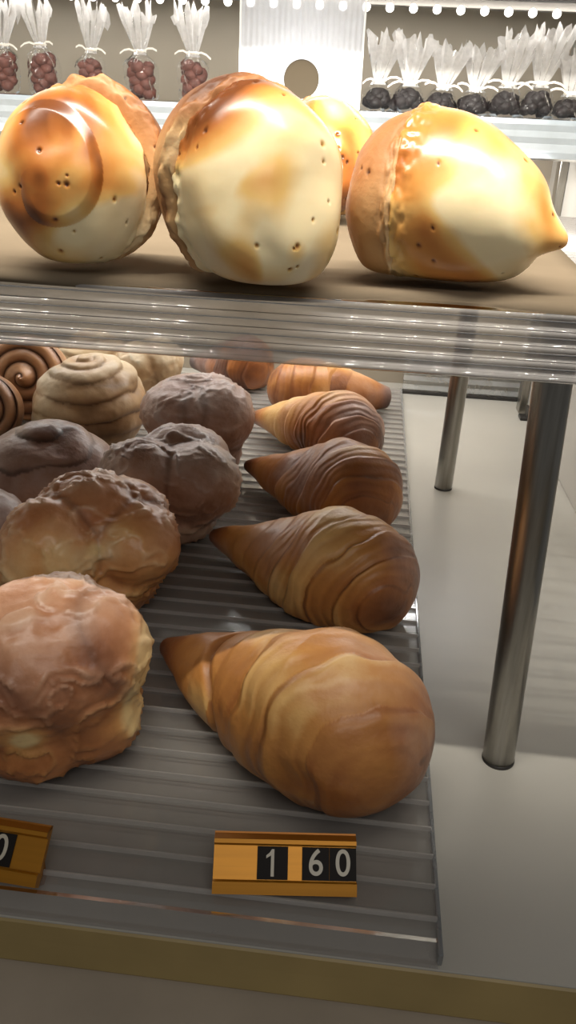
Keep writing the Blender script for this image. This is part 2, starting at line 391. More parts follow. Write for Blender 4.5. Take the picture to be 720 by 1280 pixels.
def led_strip():
    Yl = 1.03
    t = empty('light_strip', (-.1, Yl, .44), 'row of small bright light beads in a grey rail along the top', 'light')
    za = PY(455, 8, Yl)[2]
    box('rail', (X_L+.005, Yl-.004, za+.0012), (X_R+.19, Yl+.005, za+.0115), M['rail'], t, .0008)
    box('rail_lip', (X_L+.005, Yl-.010, za+.009), (X_R+.19, Yl-.0042, za+.0125), M['dark_metal'], t, .0006)
    V0, F0 = ico(2)
    x = PY(60, 2, Yl)[0]-.0245*5; k = 0
    me = None
    while x < .26:
        if me is None:
            o = mesh_np('bead', V0*np.array([.0046, .0036, .0046])+np.array([x, Yl-.003, za-.0005]), F0, M['led'], t, origin=(x, Yl-.003, za-.0005)); me = o.data
        else:
            o = bpy.data.objects.new('bead', me); link(o, t); o.location = np.array([x, Yl-.003, za-.0005])-np.array(t.location)
        x += .02495; k += 1
led_strip()

# ------------------------------------------------------------------ cellophane bags
def cello_bag(px, dark, ptop, wpx, lean, label, seed):
    rng = random.Random(seed); Yb = 1.0
    pyb = 113.5+.0587*px if px < 400 else 113.4+.0595*px
    base = PY(px, pyb, Yb); base = np.array([base[0], Yb, ZB+.0003])
    H = PY(px, ptop, Yb)[2]-ZB; W = wpx*.00098/2
    t = empty('cellophane_bag', base, label, 'bag', 'bags of dark chocolates on the back shelf' if dark else 'bags of reddish brown sweets on the back shelf')
    neck = .42 if dark else .55
    body = .36 if dark else .5
    nv = 48; prof = []
    hs = np.linspace(0, 1, 34)
    V = []
    for h in hs:
        for j in range(nv):
            an = 2*math.pi*j/nv
            if h < neck:
                q = h/neck
                if dark: r = W*(1.0-.62*q**2.2)*min(1, .75+q*3)
                else: r = W*(1.0+.08*math.sin(q*3))*min(1, .85+q*3)*(1-sstep(.72, 1, np.array(q))*.62)
                r *= 1+.09*math.sin(an*5+seed+h*9)+.05*math.sin(an*9+h*23)
                ry = .8
            else:
                q = (h-neck)/(1-neck)
                r = W*(.30+.72*q**.8)
                r *= 1+.28*q*math.sin(an*7+seed)+.1*math.sin(an*13+seed*2)
                ry = .55-.3*q
            zj = H*h*(1+(.09*math.sin(an*6+seed*1.7)+.06*math.sin(an*11) if h > .9 else 0))
            V.append((base[0]+lean*H*max(0, h-neck*.6)+r*math.cos(an), base[1]+r*ry*math.sin(an), base[2]+zj))
    V = np.array(V); kn = int(np.searchsorted(hs, neck-.06))
    F = grid_faces(kn+1, nv); F.append(tuple(reversed(range(nv))))
    mesh_np('wrapper', V[:(kn+1)*nv], F, M['cello'], t, smooth=False)
    mesh_np('gathered_top', V[kn*nv:], grid_faces(len(hs)-kn, nv), M['cello_top'], t, smooth=False)
    # sweets
    V0, F0 = ico(2); VV = []; FF = []
    n = 16 if dark else 18; hb = H*body*(.80 if dark else .88)
    for k in range(n):
        zf = (k+.5)/n; rr = W*(.62*(1-.55*zf) if dark else .5)
        a2 = k*2.4+seed; c = base+np.array([rr*math.cos(a2), rr*.6*math.sin(a2), W*.36+zf*(hb-W*.5)])
        if c[2] > base[2]+H*neck*.55: c[0] += lean*H*.05
        s = W*(.40 if dark else .46)*(0.85+.3*rng.random())
        d = V0*np.array([1, .9, .85])*s*(1+.12*vnoise(V0*2.3+k, seed))[:, None]
        FF += [tuple(i+len(VV)*1 for i in f) for f in F0] if False else [tuple(i+k*len(V0) for i in f) for f in F0]
        VV.append(d+c)
    VV = np.concatenate(VV); VV[:, 2] = np.maximum(VV[:, 2], base[2]+.0006)
    tag(mesh_np('sweets', VV, FF, M['choc'] if dark else M['nuts'], t), kind='stuff')
    # tie with two ends
    bm = bmesh.new(); hz = H*neck; cx = lean*H*neck*.4; R = W*.36
    nn = 20
    for (rad, zc) in ((R, hz-.0015), (R*1.1, hz), (R, hz+.0015)): pass
    rows = [[bm.verts.new((cx+R*k2*math.cos(2*math.pi*j/nn), R*k2*.8*math.sin(2*math.pi*j/nn), hz+dz)) for j in range(nn)] for k2, dz in ((1, -.0018), (1.2, -.0006), (1.2, .0006), (1, .0018))]
    for r1, r2 in zip(rows, rows[1:]):
        for j in range(nn): bm.faces.new((r1[j], r1[(j+1) % nn], r2[(j+1) % nn], r2[j]))
    for sg in (-1, 1):
        L = W*(.55+.4*rng.random()); dz = rng.uniform(-.35, .25)*L
        p0 = Vector((cx+sg*R*.8, -R*.9, hz)); p1 = Vector((cx+sg*(R+L), -R*1.2, hz+dz)); w = .0010
        pts = [p0.lerp(p1, q)+Vector((0, 0, .003*math.sin(q*math.pi))) for q in (0, .35, .7, 1)]
        vs = [(bm.verts.new(p+Vector((0, 0, w))), bm.verts.new(p+Vector((0, -.0006, -w)))) for p in pts]
        for (a1, b1), (a2_, b2) in zip(vs, vs[1:]): bm.faces.new((a1, b1, b2, a2_))
    from_bm('tie', bm, M['ribbon'], t)
ordn = ['at the far left edge of the back shelf', 'second from the left end of the back shelf', 'third from the left, its tie ends spread wide', 'fourth from the left, its top split in two', 'nearest left of the white panel']
for i, (px, tp, w, ln) in enumerate(((6, 6, 34, .10), (57, 3, 33, -.10), (115, 13, 30, .1), (178, 14, 34, -.06), (243, 16, 33, -.08))):
    cello_bag(px, False, tp, w, ln, 'cellophane bag of reddish brown sweets, '+ordn[i], i+3)
ordr = ['first right of the white panel', 'second right of the white panel, top fanned wide', 'third right of the white panel, leaning right', 'middle one of the seven on the right', 'fifth right of the white panel, bright top', 'sixth right of the white panel, tallest top', 'at the right edge of the picture']
for i, (px, tp, w, ln) in enumerate(((470, 47, 36, .08), (508, 51, 40, .04), (548, 60, 38, .22), (588, 64, 38, .20), (628, 46, 39, .16), (667, 41, 39, .12), (706, 70, 38, .12))):
    cello_bag(px, True, tp, w, ln, 'cellophane bag of dark chocolates, '+ordr[i], i+21)

# ------------------------------------------------------------------ cornets (laminated cone pastries)
def cornet(name, tip, end, rmax, label, seed, peak=.72, folds=9, fold_h=.0016, tip_r=.09, bow=0., tone0=.5, gold=0., dark_end=.35, floor=TZ+.0014, group='cone shaped cornets in the right row', blunt=2.7, fine_n=30, powr=.9, foldamp=0.):
    tip, end = np.array(tip, float), np.array(end, float)
    ax = end-tip; L = np.linalg.norm(ax); ax /= L
    e1 = np.cross([0, 0, 1.], ax); e1 /= np.linalg.norm(e1); e2 = np.cross(ax, e1)
    nu, nv = 230, 180
    # dense sampling at the rounded end
    u = 1-(1-np.linspace(0, 1, nu))**1.35
    th = np.linspace(0, 2*math.pi, nv, endpoint=False)
    U, T = np.meshgrid(u, th, indexing='ij'); U = U.ravel(); T = T.ravel()
    R = np.where(U < peak, tip_r+(1-tip_r)*np.clip(U/peak, 0, 1)**powr, np.clip(1-np.clip((U-peak)/(1-peak), 0, 1)**blunt, 0, 1)**(1/2.1))
    # soften the shoulder
    R = np.maximum(R, 0.0)
    R *= sstep(-.03, .02, U)
    R *= rmax
    dirs = np.cos(T)[:, None]*e1+np.sin(T)[:, None]*e2
    P0 = tip+U[:, None]*L*ax
    base = P0+R[:, None]*dirs
    nz = fbm(base*28+seed, seed, 3)
    nzl = fbm(base*14+seed*3, seed+5, 3)
    # laminations: overlapping leaves nested about a spot on the wide end
    E = end-ax*L*.03-.52*rmax*e1-.26*rmax*e2
    dd = np.linalg.norm(base-E, axis=1)/L
    ph = folds*(.95-dd)*1.1+.35*nzl+.10*nz+.25*np.sin(T+seed)
    fr = ph-np.floor(ph); fr = 1-fr
    step = np.where(fr < .82, fr/.82, (1-fr)/.18)
    leaf = vnoise(np.column_stack([np.floor(ph)*3.7, np.cos(T)*1.2, np.sin(T)*1.2]), seed+2)
    grow = sstep(.80, .35, dd)*(.6+.4*leaf)
    cap = sstep(.70, .35, dd)
    ph2 = fine_n*(1-dd)+1.1*nzl+.3*nz
    f2 = ph2-np.floor(ph2)
    fine = np.where(f2 < .7, f2/.7, (1-f2)/.3)
    side = np.clip(.62+.55*fbm(base*24+seed, seed+9, 2), .08, 1.3)
    ctr = sstep(.03, .14, dd); grow = grow*ctr; cap = cap*sstep(.06, .18, dd)
    disp = fold_h*(step-.5)*grow*1.8+fold_h*.5*(fine-.5)*cap*side+rmax*.085*nzl*sstep(0, .2, U)+rmax*.03*nz
    disp *= sstep(.0, .4, R/rmax)
    # a lengthwise fold near the narrow half
    fold = np.exp(-((U-.36-.05*np.sin(T*2+seed))/.018)**2)*sstep(-.5, .6, np.cos(T-2.6))
    disp -= rmax*.09*fold*foldamp
    V = P0+(R+disp*sstep(.0, .06, U))[:, None]*dirs
    V += (bow*rmax*(np.sin(U*math.pi)))[:, None]*e1
    # rest on the ridges of the tray
    low = V[:, 2] < floor+.004
    V[low, 2] = floor+.004*np.exp((V[low, 2]-floor-.004)/.004)*1.0
    V[:, 2] = np.maximum(V[:, 2], floor)
    F = grid_faces(nu, nv)
    F.append(tuple(reversed(range(nv)))); F.append(tuple((nu-1)*nv+j for j in range(nv)))
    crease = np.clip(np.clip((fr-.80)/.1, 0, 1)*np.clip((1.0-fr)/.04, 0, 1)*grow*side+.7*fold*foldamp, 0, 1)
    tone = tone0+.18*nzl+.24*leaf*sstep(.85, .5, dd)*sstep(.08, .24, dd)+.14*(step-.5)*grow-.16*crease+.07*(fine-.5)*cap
    tone += gold*np.exp(-((U-.28)/.16)**2)
    tone -= .42*sstep(.17, .0, U)
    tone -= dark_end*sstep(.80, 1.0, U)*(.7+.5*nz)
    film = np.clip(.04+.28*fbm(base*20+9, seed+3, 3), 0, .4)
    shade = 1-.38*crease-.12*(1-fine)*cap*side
    o = mesh_np(name, V, F, M['cornet'], None, np.column_stack([np.clip(tone, 0, 1), film, np.clip(shade, .2, 1)]))
    tag(o, label, 'pastry', group)
    return o
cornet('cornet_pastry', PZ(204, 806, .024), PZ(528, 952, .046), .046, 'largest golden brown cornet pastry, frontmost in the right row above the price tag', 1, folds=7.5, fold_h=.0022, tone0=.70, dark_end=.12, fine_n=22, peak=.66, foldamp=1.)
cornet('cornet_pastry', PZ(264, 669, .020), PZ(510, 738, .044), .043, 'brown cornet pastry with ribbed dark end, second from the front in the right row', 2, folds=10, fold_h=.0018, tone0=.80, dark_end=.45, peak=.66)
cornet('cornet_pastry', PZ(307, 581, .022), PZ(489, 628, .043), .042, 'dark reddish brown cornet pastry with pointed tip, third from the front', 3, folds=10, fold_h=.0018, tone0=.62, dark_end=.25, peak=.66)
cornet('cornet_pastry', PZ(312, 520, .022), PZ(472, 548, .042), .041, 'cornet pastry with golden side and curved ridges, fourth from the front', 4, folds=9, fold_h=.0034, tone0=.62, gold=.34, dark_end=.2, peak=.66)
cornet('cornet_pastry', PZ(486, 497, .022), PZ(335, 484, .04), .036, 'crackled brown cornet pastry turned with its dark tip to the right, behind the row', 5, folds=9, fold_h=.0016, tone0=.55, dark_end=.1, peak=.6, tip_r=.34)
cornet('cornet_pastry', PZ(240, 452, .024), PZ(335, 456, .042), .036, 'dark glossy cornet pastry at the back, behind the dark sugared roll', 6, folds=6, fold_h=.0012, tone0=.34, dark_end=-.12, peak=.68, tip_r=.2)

# ------------------------------------------------------------------ buns
def blob(name, cpx, zc, lobes, k, mat, label, group, seed, sub=6, wr=.0016, swirl=None, tone0=.5, film0=.4, pale=None, floor=TZ+.0014, lumps=.02, cat='bun', streak=0.):
    """lobes: (x, y, z, rx, ry, rz) in metres about the centre; y away from the viewer. The crust is the outer skin of their blend."""
    C = PZ(cpx[0], cpx[1], zc)
    yaw = math.atan2(-(C[0]-CAM[0]), C[1]-CAM[1])       # local frame turned to face the counter
    cz, sz = math.cos(yaw), math.sin(yaw)
    Rm = np.array([[cz, -sz, 0], [sz, cz, 0], [0, 0, 1]])
    D0, F = ico(sub)
    def sdf(p):
        ds = []
        for (x, y, z, rx, ry, rz) in lobes:
            q = p-np.array([x, y, z]); r = np.array([rx, ry, rz])
            k0 = np.linalg.norm(q/r, axis=1); k1 = np.linalg.norm(q/(r*r), axis=1)+1e-9
            ds.append(k0*(k0-1)/k1)
        ds = np.array(ds); m = ds.min(axis=0)
        return m-k*np.log(np.exp(-(ds-m)/k).sum(axis=0)), ds
    t = np.full(len(D0), .12)
    for it in range(70):
        d, ds = sdf(D0*t[:, None]); t -= d*.6
        t = np.maximum(t, .004)
    d, ds = sdf(D0*t[:, None]); dsr = np.sort(ds, axis=0)
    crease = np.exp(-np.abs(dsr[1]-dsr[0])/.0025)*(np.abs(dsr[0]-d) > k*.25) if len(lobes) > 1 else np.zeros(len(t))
    P = D0*t[:, None]
    nz = fbm(P*35+seed*3, seed, 4); nl = fbm(P*16+seed, seed+4, 3)
    rg = 1-np.abs(fbm(P*70+seed, seed+21, 3))*1.6; rg = np.clip(rg, 0, 1)**2
    disp = wr*nz+lumps*.12*nl+wr*.45*rg*(0 if swirl else 1)
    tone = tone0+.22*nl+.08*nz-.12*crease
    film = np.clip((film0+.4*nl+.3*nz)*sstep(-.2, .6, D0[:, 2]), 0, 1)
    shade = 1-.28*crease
    if streak:
        w = fbm(P*np.array([16, 46, 62])+nl[:, None]*1.6, seed+8, 3); rd = 1-np.abs(w)*2.6
        rd = np.clip(rd, 0, 1)**3; disp += streak*rd; film = np.clip(film+.55*rd*sstep(-.3, .4, D0[:, 2]), 0, 1); tone += .16*rd
    if swirl:
        turns, hgt, sx, sy, tilt = swirl
        # spiral coil about an axis through (sx, sy), tilted to the viewer
        q = D0.copy(); q[:, 1] += tilt*q[:, 2]
        rr = np.hypot(P[:, 0]-sx, P[:, 1]-sy); an = np.arctan2(P[:, 1]-sy, P[:, 0]-sx)
        ext = np.hypot(np.array([l[3] for l in lobes]).max(), 0)
        lat = np.arccos(np.clip(D0[:, 2], -1, 1))/math.pi*2 if tilt == 0 else rr/ext
        ph = turns*lat+an/(2*math.pi)+.30*nl+.10*nz
        f = ph-np.floor(ph)
        saw = np.where(f < .72, np.sin(f/.72*math.pi*.5), np.cos((f-.72)/.28*math.pi*.5))
        m = sstep(1.35, 1.05, lat)
        am = np.clip(.75+.8*fbm(P*22+seed, seed+31, 2), .1, 1.5); disp += hgt*(saw-.6)*m*am
        cr = np.exp(-((f-.97)/.08)**2)*m*sstep(.05, .3, lat)
        tone += .1*(saw-.5)*m-.16*cr; shade *= 1-.35*cr*am; film = film*(1-.5*cr)
    if pale:
        for (dx, dy, dz, wd, amt) in pale:
            dd = np.array([dx, dy, dz], float); dd /= np.linalg.norm(dd)
            g = np.exp(-(np.arccos(np.clip(D0@dd, -1, 1))/wd)**2)
            tone += amt*g; film *= 1-.8*g*(amt > 0)
    P = D0*(t+disp)[:, None]
    W = P@Rm.T+C
    low = W[:, 2] < floor+.005
    W[low, 2] = floor+.005*np.exp((W[low, 2]-floor-.005)/.005)
    o = mesh_np(name, W, F, mat, None, np.column_stack([np.clip(tone, 0, 1), film, np.clip(shade, .15, 1)]))
    tag(o, label, cat, group); return o
G = 'sugared rolls on the left of the lower tray'
# front left: tall capped bun with pale split below the cap
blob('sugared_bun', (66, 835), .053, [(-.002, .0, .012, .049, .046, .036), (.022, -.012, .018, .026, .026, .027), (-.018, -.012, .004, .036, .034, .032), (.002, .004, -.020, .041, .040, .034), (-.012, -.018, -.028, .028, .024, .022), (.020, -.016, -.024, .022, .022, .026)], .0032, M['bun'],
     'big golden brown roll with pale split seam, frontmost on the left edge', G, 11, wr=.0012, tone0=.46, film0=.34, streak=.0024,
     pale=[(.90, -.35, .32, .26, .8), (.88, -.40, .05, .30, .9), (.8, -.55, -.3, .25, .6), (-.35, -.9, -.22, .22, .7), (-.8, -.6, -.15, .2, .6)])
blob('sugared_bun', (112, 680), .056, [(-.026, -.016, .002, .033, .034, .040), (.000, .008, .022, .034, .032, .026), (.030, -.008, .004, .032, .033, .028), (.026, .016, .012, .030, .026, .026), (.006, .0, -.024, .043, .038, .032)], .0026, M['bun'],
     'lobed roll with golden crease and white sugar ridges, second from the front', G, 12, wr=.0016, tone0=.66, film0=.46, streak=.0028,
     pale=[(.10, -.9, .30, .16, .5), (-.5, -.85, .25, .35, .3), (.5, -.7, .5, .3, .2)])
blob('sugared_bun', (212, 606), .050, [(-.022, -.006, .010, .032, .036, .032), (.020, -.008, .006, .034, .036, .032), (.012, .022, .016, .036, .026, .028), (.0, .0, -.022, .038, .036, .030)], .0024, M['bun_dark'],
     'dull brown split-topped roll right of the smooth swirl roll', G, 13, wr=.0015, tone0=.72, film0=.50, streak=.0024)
blob('swirl_bun', (60, 590), .046, [(0, 0, .0, .058, .052, .040), (0.006, .004, .032, .020, .018, .010), (0, 0, -.018, .048, .044, .03)], .005, M['bun_dark'],
     'smooth greyish swirl roll with round top, at the left behind the lobed roll', G, 14, wr=.0007, tone0=.55, film0=.6, swirl=(1.7, .0024, .004, .0, 0))
blob('swirl_bun', (112, 502), .048, [(0, 0, -.002, .054, .050, .036), (.006, .0, .020, .036, .034, .024), (0, 0, -.02, .048, .044, .03)], .012, M['bun_pale'],
     'pale cream swirl roll with stepped coils, behind the smooth greyish roll', G, 15, wr=.0016, tone0=.46, film0=.30, swirl=(4.2, .0052, .006, .0, 0))
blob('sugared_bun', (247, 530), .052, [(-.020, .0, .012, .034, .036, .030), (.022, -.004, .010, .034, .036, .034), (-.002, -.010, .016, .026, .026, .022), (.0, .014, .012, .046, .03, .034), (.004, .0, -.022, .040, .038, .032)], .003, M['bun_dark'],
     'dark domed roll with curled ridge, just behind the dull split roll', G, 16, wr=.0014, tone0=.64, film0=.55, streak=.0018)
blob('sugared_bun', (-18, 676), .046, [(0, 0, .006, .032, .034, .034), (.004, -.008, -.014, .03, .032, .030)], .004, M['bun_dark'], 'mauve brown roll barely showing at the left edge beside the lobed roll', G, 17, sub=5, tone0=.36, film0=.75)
# two cinnamon rolls set on edge
def spiral_roll(cpx, zc, R, depth, face, label, seed, turns=3.2):
    C = PZ(cpx[0], cpx[1], zc); face = np.array(face, float); face /= np.linalg.norm(face)
    e1 = np.cross([0, 0, 1.], face); e1 /= np.linalg.norm(e1); e2 = np.cross(face, e1)
    nu, nv = 110, 160
    V = []; A = []
    us = np.linspace(0, 1, nu)
    Ug, Tg = np.meshgrid(us, np.linspace(0, 2*math.pi, nv, endpoint=False), indexing='ij'); Ug = Ug.ravel(); Tg = Tg.ravel()
    rim = .7
    rr = np.where(Ug < rim, Ug/rim, 1.0); hh = np.where(Ug < rim, 0, (Ug-rim)/(1-rim))
    f = (turns*rr-Tg/(2*math.pi)); f = f-np.floor(f)
    coil = np.sin(f*math.pi)**.6*(rr < 1.01)
    rnd = np.sqrt(np.clip(1-(rr*.93)**2, 0, 1))
    prof = depth*.5*(.45+.55*rnd)
    radius = R*(rr*np.where(hh > 0, 1+.06*np.sin(hh*math.pi), 1))*(1-.18*hh**3)
    z = np.where(Ug < rim, prof, prof*(1-hh)-depth*.5*hh)
    z = z+.0055*(coil-.5)*np.where(Ug < rim, 1, np.clip(1-hh*3, 0, 1))+.012*(1-sstep(0, .3, rr))
    Pp = C+(radius*np.cos(Tg))[:, None]*e1+(radius*np.sin(Tg))[:, None]*e2+z[:, None]*face
    nz = fbm(Pp*30+seed, seed, 3); Pp = Pp+(.0012*nz)[:, None]*face
    fl = TZ+.0014; low = Pp[:, 2] < fl+.004; Pp[low, 2] = fl+.004*np.exp((Pp[low, 2]-fl-.004)/.004)
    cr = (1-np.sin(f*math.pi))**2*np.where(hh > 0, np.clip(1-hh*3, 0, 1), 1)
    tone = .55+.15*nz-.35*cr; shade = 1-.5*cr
    F = grid_faces(nu, nv); F.append(tuple((nu-1)*nv+j for j in range(nv)))
    o = mesh_np('spiral_roll', Pp, F, M['roll'], None, np.column_stack([np.clip(tone, 0, 1), np.full(len(Pp), .12), shade]))
    tag(o, label, 'bun', 'spiral rolls at the left back of the lower tray')
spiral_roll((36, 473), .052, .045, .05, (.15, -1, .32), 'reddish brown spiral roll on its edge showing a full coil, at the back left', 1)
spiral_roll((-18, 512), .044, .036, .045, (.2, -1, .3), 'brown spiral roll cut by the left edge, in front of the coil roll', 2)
GB = 'rolls half hidden at the back of the lower tray'
blob('swirl_bun', (118, 452), .046, [(0, 0, .0, .044, .04, .032), (0, 0, .016, .03, .028, .022)], .006, M['bun_pale'], 'pale yellowish swirl roll half hidden behind the stepped swirl roll', GB, 18, sub=5, tone0=.62, film0=.2, swirl=(3, .005, 0, 0, 0))
blob('sugared_bun', (186, 462), .046, [(-.01, 0, .0, .032, .034, .034), (.014, 0, .008, .026, .03, .028)], .004, M['bun_pale'], 'pale pinkish roll with rough top behind the dark domed roll', GB, 19, sub=5, tone0=.42, film0=.3, streak=.0015)

# ------------------------------------------------------------------ big meringues
def meringue(name, center, axis, R, Lf, Lb, label, seed, squash=(1, 1), seam=.0, group='large toasted meringues on the upper shelf', tipk=.16, tone_f=.72, back_scale=1.0, back_shift=(0, 0, 0), rot=0., spiral=0., tip_off=(0, 0)):
    """two domed shells set base to base; axis points to the tip of the front shell"""
    C = np.array(center, float); a = np.array(axis, float); a /= np.linalg.norm(a)
    e1 = np.cross([0, 0, 1.], a); e1 /= np.linalg.norm(e1); e2 = np.cross(a, e1)
    t = empty(name, (C[0], C[1], ZP), label, 'meringue', group)
    for part, sgn, L, sc_ in (('front_shell', 1, Lf, 1.0), ('rear_shell', -1, Lb, back_scale)):
        nu, nv = 150, 200
        u = np.linspace(0, 1, nu); th = np.linspace(0, 2*math.pi, nv, endpoint=False)
        Ug, Tg = np.meshgrid(u, th, indexing='ij'); Ug = Ug.ravel(); Tg = Tg.ravel()
        # u: 0 at pole -> .86 at rim -> 1 turned under to the base
        w = np.clip(Ug/.86, 0, 1)
        ang = w*math.pi*.5
        r = np.sin(ang)**.92; h = np.cos(ang)
        tip = np.exp(-(w/.13)**2)*tipk if sgn > 0 else np.exp(-(w/.2)**2)*.04
        h = h+tip
        und = np.clip((Ug-.86)/.14, 0, 1)
        r = r*(1-.24*und**1.5)+.035*np.sin(und*math.pi); h = h-.13*np.sin(und*math.pi*.6)
        rx = r*R*squash[0]*sc_; rz = r*R*squash[1]*sc_
        off = 0.012*sgn*0
        offx, offz = (tip_off if sgn > 0 else (0, 0))
        P = C+(rx*np.cos(Tg+rot))[:, None]*e1+(rz*np.sin(Tg+rot))[:, None]*e2+(sgn*(h*L+.003))[:, None]*a
        P = P+((h**2)*offx)[:, None]*e1+((h**2)*offz)[:, None]*e2
        if sgn < 0: P = P+np.array(back_shift)
        dirs = P-C; dirs /= np.linalg.norm(dirs, axis=1)[:, None]
        nl = fbm(P*13+seed*5, seed+(1 if sgn > 0 else 7), 2); nm = fbm(P*34+seed, seed+3, 3); nf = fbm(P*120, seed+6, 2)
        big = R*.085
        disp = big*nl+R*.012*nm+R*.002*nf
        # slow twist left by the piping
        tw = np.sin(Tg*3+w*7+seed+1.5*nl)*sstep(.03, .3, w)*sstep(1, .5, w)
        disp += R*.022*tw*(1 if sgn > 0 else .4)
        sw_t = np.zeros(len(P))
        if spiral and sgn > 0:
            f = w*1.5-Tg/(2*math.pi)+.25*nl+.3; f = f-np.floor(f)
            lim = sstep(.75, .5, w)*sstep(.03, .3, w)
            disp += spiral*R*(np.where(f < .8, f/.8, (1-f)/.2)-.5)*lim
            sw_t = -np.exp(-((f-.95)/.12)**2)*lim
        # ragged rim
        ragged = fbm(np.column_stack([np.cos(Tg)*5, np.sin(Tg)*5, Ug*18])+seed, seed+2, 3)
        disp += R*.05*ragged*sstep(.78, .9, Ug)
        # shallow dents with soft edges
        rd = np.random.RandomState(seed*7+3)
        for kk in range(7):
            pc = P[rd.randint(len(P))]; s2 = R*rd.uniform(.4, .7); d2 = np.sqrt(((P-pc)**2).sum(1))/s2
            disp -= R*.030*sstep(1.0, .1, d2)
        # small bubble pits
        rng = np.random.RandomState(seed*13+(1 if sgn > 0 else 2)); pit = np.zeros(len(P))
        for kk in range(26 if sgn > 0 else 16):
            pc = P[rng.randint(len(P))]; s = R*rng.uniform(.012, .03); d2 = ((P-pc)**2).sum(1); pit = np.maximum(pit, np.exp(-d2/(s*s)))
        disp -= R*.025*pit
        P = P+disp[:, None]*dirs
        fl = ZP+.0002; low = P[:, 2] < fl+.006; P[low, 2] = fl+.006*np.exp((P[low, 2]-fl-.006)/.006)
        top = P[:, 2]-C[2]
        if sgn > 0:
            wv = np.column_stack([fbm(P*12+seed, seed+41, 2), fbm(P*12+seed+9, seed+42, 2), fbm(P*12+seed+19, seed+43, 2)])
            tn = np.clip(1.05*fbm(P*np.array([13, 13, 17])+seed*7+wv*.9, seed+11, 3), -.75, .75)
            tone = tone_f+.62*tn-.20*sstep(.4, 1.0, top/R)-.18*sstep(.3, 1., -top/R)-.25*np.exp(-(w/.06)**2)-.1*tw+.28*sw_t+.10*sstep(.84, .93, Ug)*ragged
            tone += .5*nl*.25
        else:
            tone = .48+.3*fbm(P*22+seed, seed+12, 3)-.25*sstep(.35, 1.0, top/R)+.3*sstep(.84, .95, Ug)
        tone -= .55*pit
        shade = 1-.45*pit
        F = grid_faces(nu, nv)
        F = F if sgn < 0 else [tuple(reversed(f)) for f in F]
        cap = tuple((nu-1)*nv+j for j in range(nv)); F.append(cap)
        mesh_np(part, P, F, M['mer'] if sgn > 0 else M['mer_back'], t, np.column_stack([np.clip(tone, 0, 1), np.zeros(len(P)), shade]))
def fit(px, py, half_h):
    lo, hi = .3, .9
    for _ in range(40):
        Y = (lo+hi)/2; k = np.linalg.norm(PY(px+1, py, Y)-PY(px, py, Y)); c = PY(px, py, Y)
        if c[2]-ZP > half_h*k*.97: lo = Y
        else: hi = Y
    return c, k
c1, k1 = fit(86, 227, 106)
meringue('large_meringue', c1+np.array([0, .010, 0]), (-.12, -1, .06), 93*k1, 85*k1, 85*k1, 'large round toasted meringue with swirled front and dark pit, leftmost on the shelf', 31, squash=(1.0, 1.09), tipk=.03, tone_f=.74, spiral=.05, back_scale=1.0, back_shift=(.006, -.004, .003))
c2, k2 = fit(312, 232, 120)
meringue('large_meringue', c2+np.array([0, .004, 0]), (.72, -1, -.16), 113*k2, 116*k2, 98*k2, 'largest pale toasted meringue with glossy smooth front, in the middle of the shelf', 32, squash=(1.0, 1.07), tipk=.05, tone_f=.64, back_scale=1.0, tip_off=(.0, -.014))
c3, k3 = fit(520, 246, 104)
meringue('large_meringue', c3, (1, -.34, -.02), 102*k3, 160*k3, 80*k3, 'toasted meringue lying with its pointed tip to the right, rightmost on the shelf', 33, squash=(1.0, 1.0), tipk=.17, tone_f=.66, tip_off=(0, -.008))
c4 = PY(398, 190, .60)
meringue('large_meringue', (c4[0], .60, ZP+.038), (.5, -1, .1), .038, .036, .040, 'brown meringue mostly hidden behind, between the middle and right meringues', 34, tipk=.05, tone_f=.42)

# ------------------------------------------------------------------ price tags
def text_mesh(s, size):
    cu = bpy.data.curves.new('t', 'FONT'); cu.body = s; cu.size = size; cu.align_x = 'CENTER'; cu.align_y = 'CENTER'; cu.extrude = .0001; cu.offset = .00012
    o = bpy.data.objects.new('t', cu); col.objects.link(o); dg = bpy.context.evaluated_depsgraph_get(); dg.update()
    me = bpy.data.meshes.new_from_object(o.evaluated_get(dg)); bpy.data.objects.remove(o); bpy.data.curves.remove(cu); return me
def one_mesh(size):
    k = size*.72; w = k*.12
    pts = [(w*.55, -k/2), (w*.55, k/2), (-w*.35, k/2), (-w*1.1, k*.37), (-w*2.3, k*.27), (-w*2.3, k*.16), (-w*.6, k*.27), (-w*.6, -k/2)]
    me = bpy.data.meshes.new('t'); n = len(pts)
    V = [(x, y, z) for z in (-.0001, .0001) for x, y in pts]
    me.from_pydata(V, [], [tuple(range(n, 2*n)), tuple(reversed(range(n)))]+[(i, (i+1) % n, n+(i+1) % n, n+i) for i in range(n)])
    return me
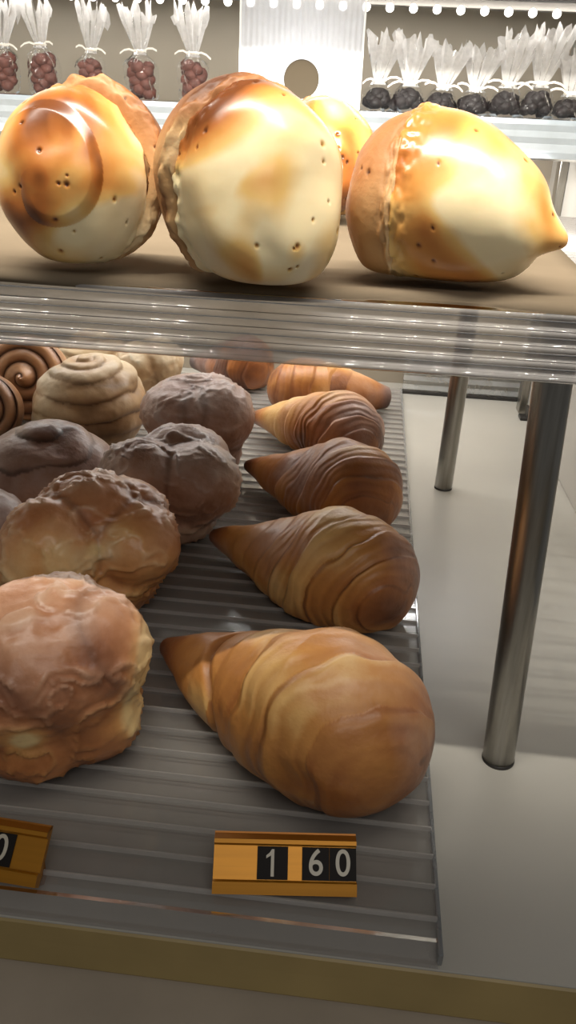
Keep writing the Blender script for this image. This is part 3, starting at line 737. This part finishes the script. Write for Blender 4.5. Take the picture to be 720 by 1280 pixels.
def price_tag(pa, pb, h, digits, label, lean=math.radians(48)):
    """pa, pb: lower left and lower right pixel; h: height of the face; digits: [(text, x0 fraction, x1 fraction)]"""
    A, B = PZ(pa[0], pa[1], TZ+.0016), PZ(pb[0], pb[1], TZ+.0016)
    t = empty('price_tag', A, label, 'price tag', 'gold price tags at the front of the lower tray')
    d = B-A; W = math.hypot(d[0], d[1]); t.rotation_euler = (0, 0, math.atan2(d[1], d[0]))
    # local: x along, face leans back by `lean` from vertical
    u = np.array([0, math.sin(lean), math.cos(lean)]); n = np.array([0, -math.cos(lean), math.sin(lean)])
    def ext(name, prof, x0, x1, mat, par=None):   # prof: (up, out)
        V = np.array([np.array([x, 0, 0])+p*u+q*n for x in (x0, x1) for p, q in prof]); k = len(prof)
        F = [(i, (i+1) % k, k+(i+1) % k, k+i) for i in range(k)]+[tuple(reversed(range(k))), tuple(range(k, 2*k))]
        me = bpy.data.meshes.new(name); me.from_pydata(V.tolist(), [], F); me.materials.append(mat)
        bm = bmesh.new(); bm.from_mesh(me); bmesh.ops.recalc_face_normals(bm, faces=bm.faces); bm.to_mesh(me); bm.free()
        o = bpy.data.objects.new(name, me); link(o, par or t); return o
    ext('holder', [(0, 0), (0, .0035), (h*.20, .0042), (h*.235, .0030), (h*.235, .0016), (h*.80, .0016), (h*.80, .0030), (h*.83, .0042), (h*.90, .0040), (h, .0012), (h, -.0012), (0, -.0012)], 0, W, M['gold'])
    ext('foot', [(0, -.0012), (h*.55, -.0012), (.0045, -.0125*1.0), (.001, -.0115)], W*.02, W*.98, M['gold_dark'])
    ext('top_ledge', [(h*.905, .0040), (h, .0013), (h*1.03, .0013), (h*1.03, -.001), (h*.98, -.001)], 0, W, M['gold_dark'])
    for s, f0, f1 in digits:
        tl = ext('digit_tile', [(h*.245, .0017), (h*.245, .0023), (h*.79, .0023), (h*.79, .0017)], W*f0, W*f1, M['tile'])
        me = one_mesh(h*.62) if s == '1' else text_mesh(s, h*.62); me.materials.clear(); me.materials.append(M['digit'])
        dg = bpy.data.objects.new('digit', me); link(dg, tl)
        X = Vector((1, 0, 0)); mid = np.array([W*(f0+f1)/2, 0, 0])+h*.52*u+.00245*n
        dg.matrix_local = Matrix(((1, 0, 0, mid[0]), (0, u[1], n[1], mid[1]), (0, u[2], n[2], mid[2]), (0, 0, 0, 1)))
        dg.scale = (.92, 1, 1)
    return t
price_tag((265, 1117), (445, 1121), .0255, [('1', .305, .52), ('6', .62, .81), ('0', .812, 1.0)], 'gold price holder reading 1 60 in front of the largest cornet')
price_tag((-132, 1079), (47, 1110), .0255, [('9', .42, .60), ('0', .61, .79)], 'gold price holder cut off by the left edge, its last tile a 0')

# ------------------------------------------------------------------ light
def area(name, loc, target, sx, sy, power, color=(1, 1, 1)):
    l = bpy.data.lights.new(name, 'AREA'); l.shape = 'RECTANGLE'; l.size = sx; l.size_y = sy; l.energy = power; l.color = color
    o = bpy.data.objects.new(name, l); col.objects.link(o); o.location = loc
    o.rotation_euler = (Vector(target)-Vector(loc)).to_track_quat('-Z', 'Y').to_euler(); return o
# front strip: a row of small lamps over the front of the case
sl = bpy.data.lights.new('front_strip_lamp', 'SPOT'); sl.energy = 2.3; sl.color = (1, .95, .86); sl.spot_size = math.radians(114); sl.spot_blend = 1.0; sl.shadow_soft_size = .004
for k in range(30):
    o = bpy.data.objects.new('front_strip_lamp', sl); col.objects.link(o); o.location = (-.46+.025*k, .25, .62)
    o.rotation_euler = Vector((0, .45, -.30)).to_track_quat('-Z', 'Y').to_euler()
area('rear_top_lamp', (-.12, .88, .496), (-.12, .74, .0), .8, .03, 1.0, (1, .97, .92))
area('strip_lamp', (-.15, .995, .440), (-.15, 1.10, .33), .8, .01, .6, (1, .97, .92))
area('under_shelf_lamp', (-.20, .985, .294), (-.20, .70, .02), .75, .02, 1.3, (1, .985, .97))
area('under_shelf_wash', (-.22, .99, .294), (-.22, 1.12, .15), .8, .02, 1.6, (1, .98, .95))
area('panel_glow_fill', (HC[0], .90, HC[2]-.012), (HC[0], .965, HC[2]-.012), .04, .04, .12)  # unseen lamp added in front to make the glow round the hole
area('shop_fill', (.35, -.9, 1.5), (-.05, .5, .1), 1.2, .8, 8.0, (1, .96, .91))  # unseen fill from the store side, added to light the lower fronts
w = bpy.data.worlds.new('world'); sc.world = w; w.use_nodes = True
bg = w.node_tree.nodes['Background']; bg.inputs[0].default_value = (.60, .60, .59, 1); bg.inputs[1].default_value = .18
sc.cycles.max_bounces = 8; sc.cycles.transparent_max_bounces = 24; sc.cycles.use_denoising = True
sc.cycles.sample_clamp_indirect = 6
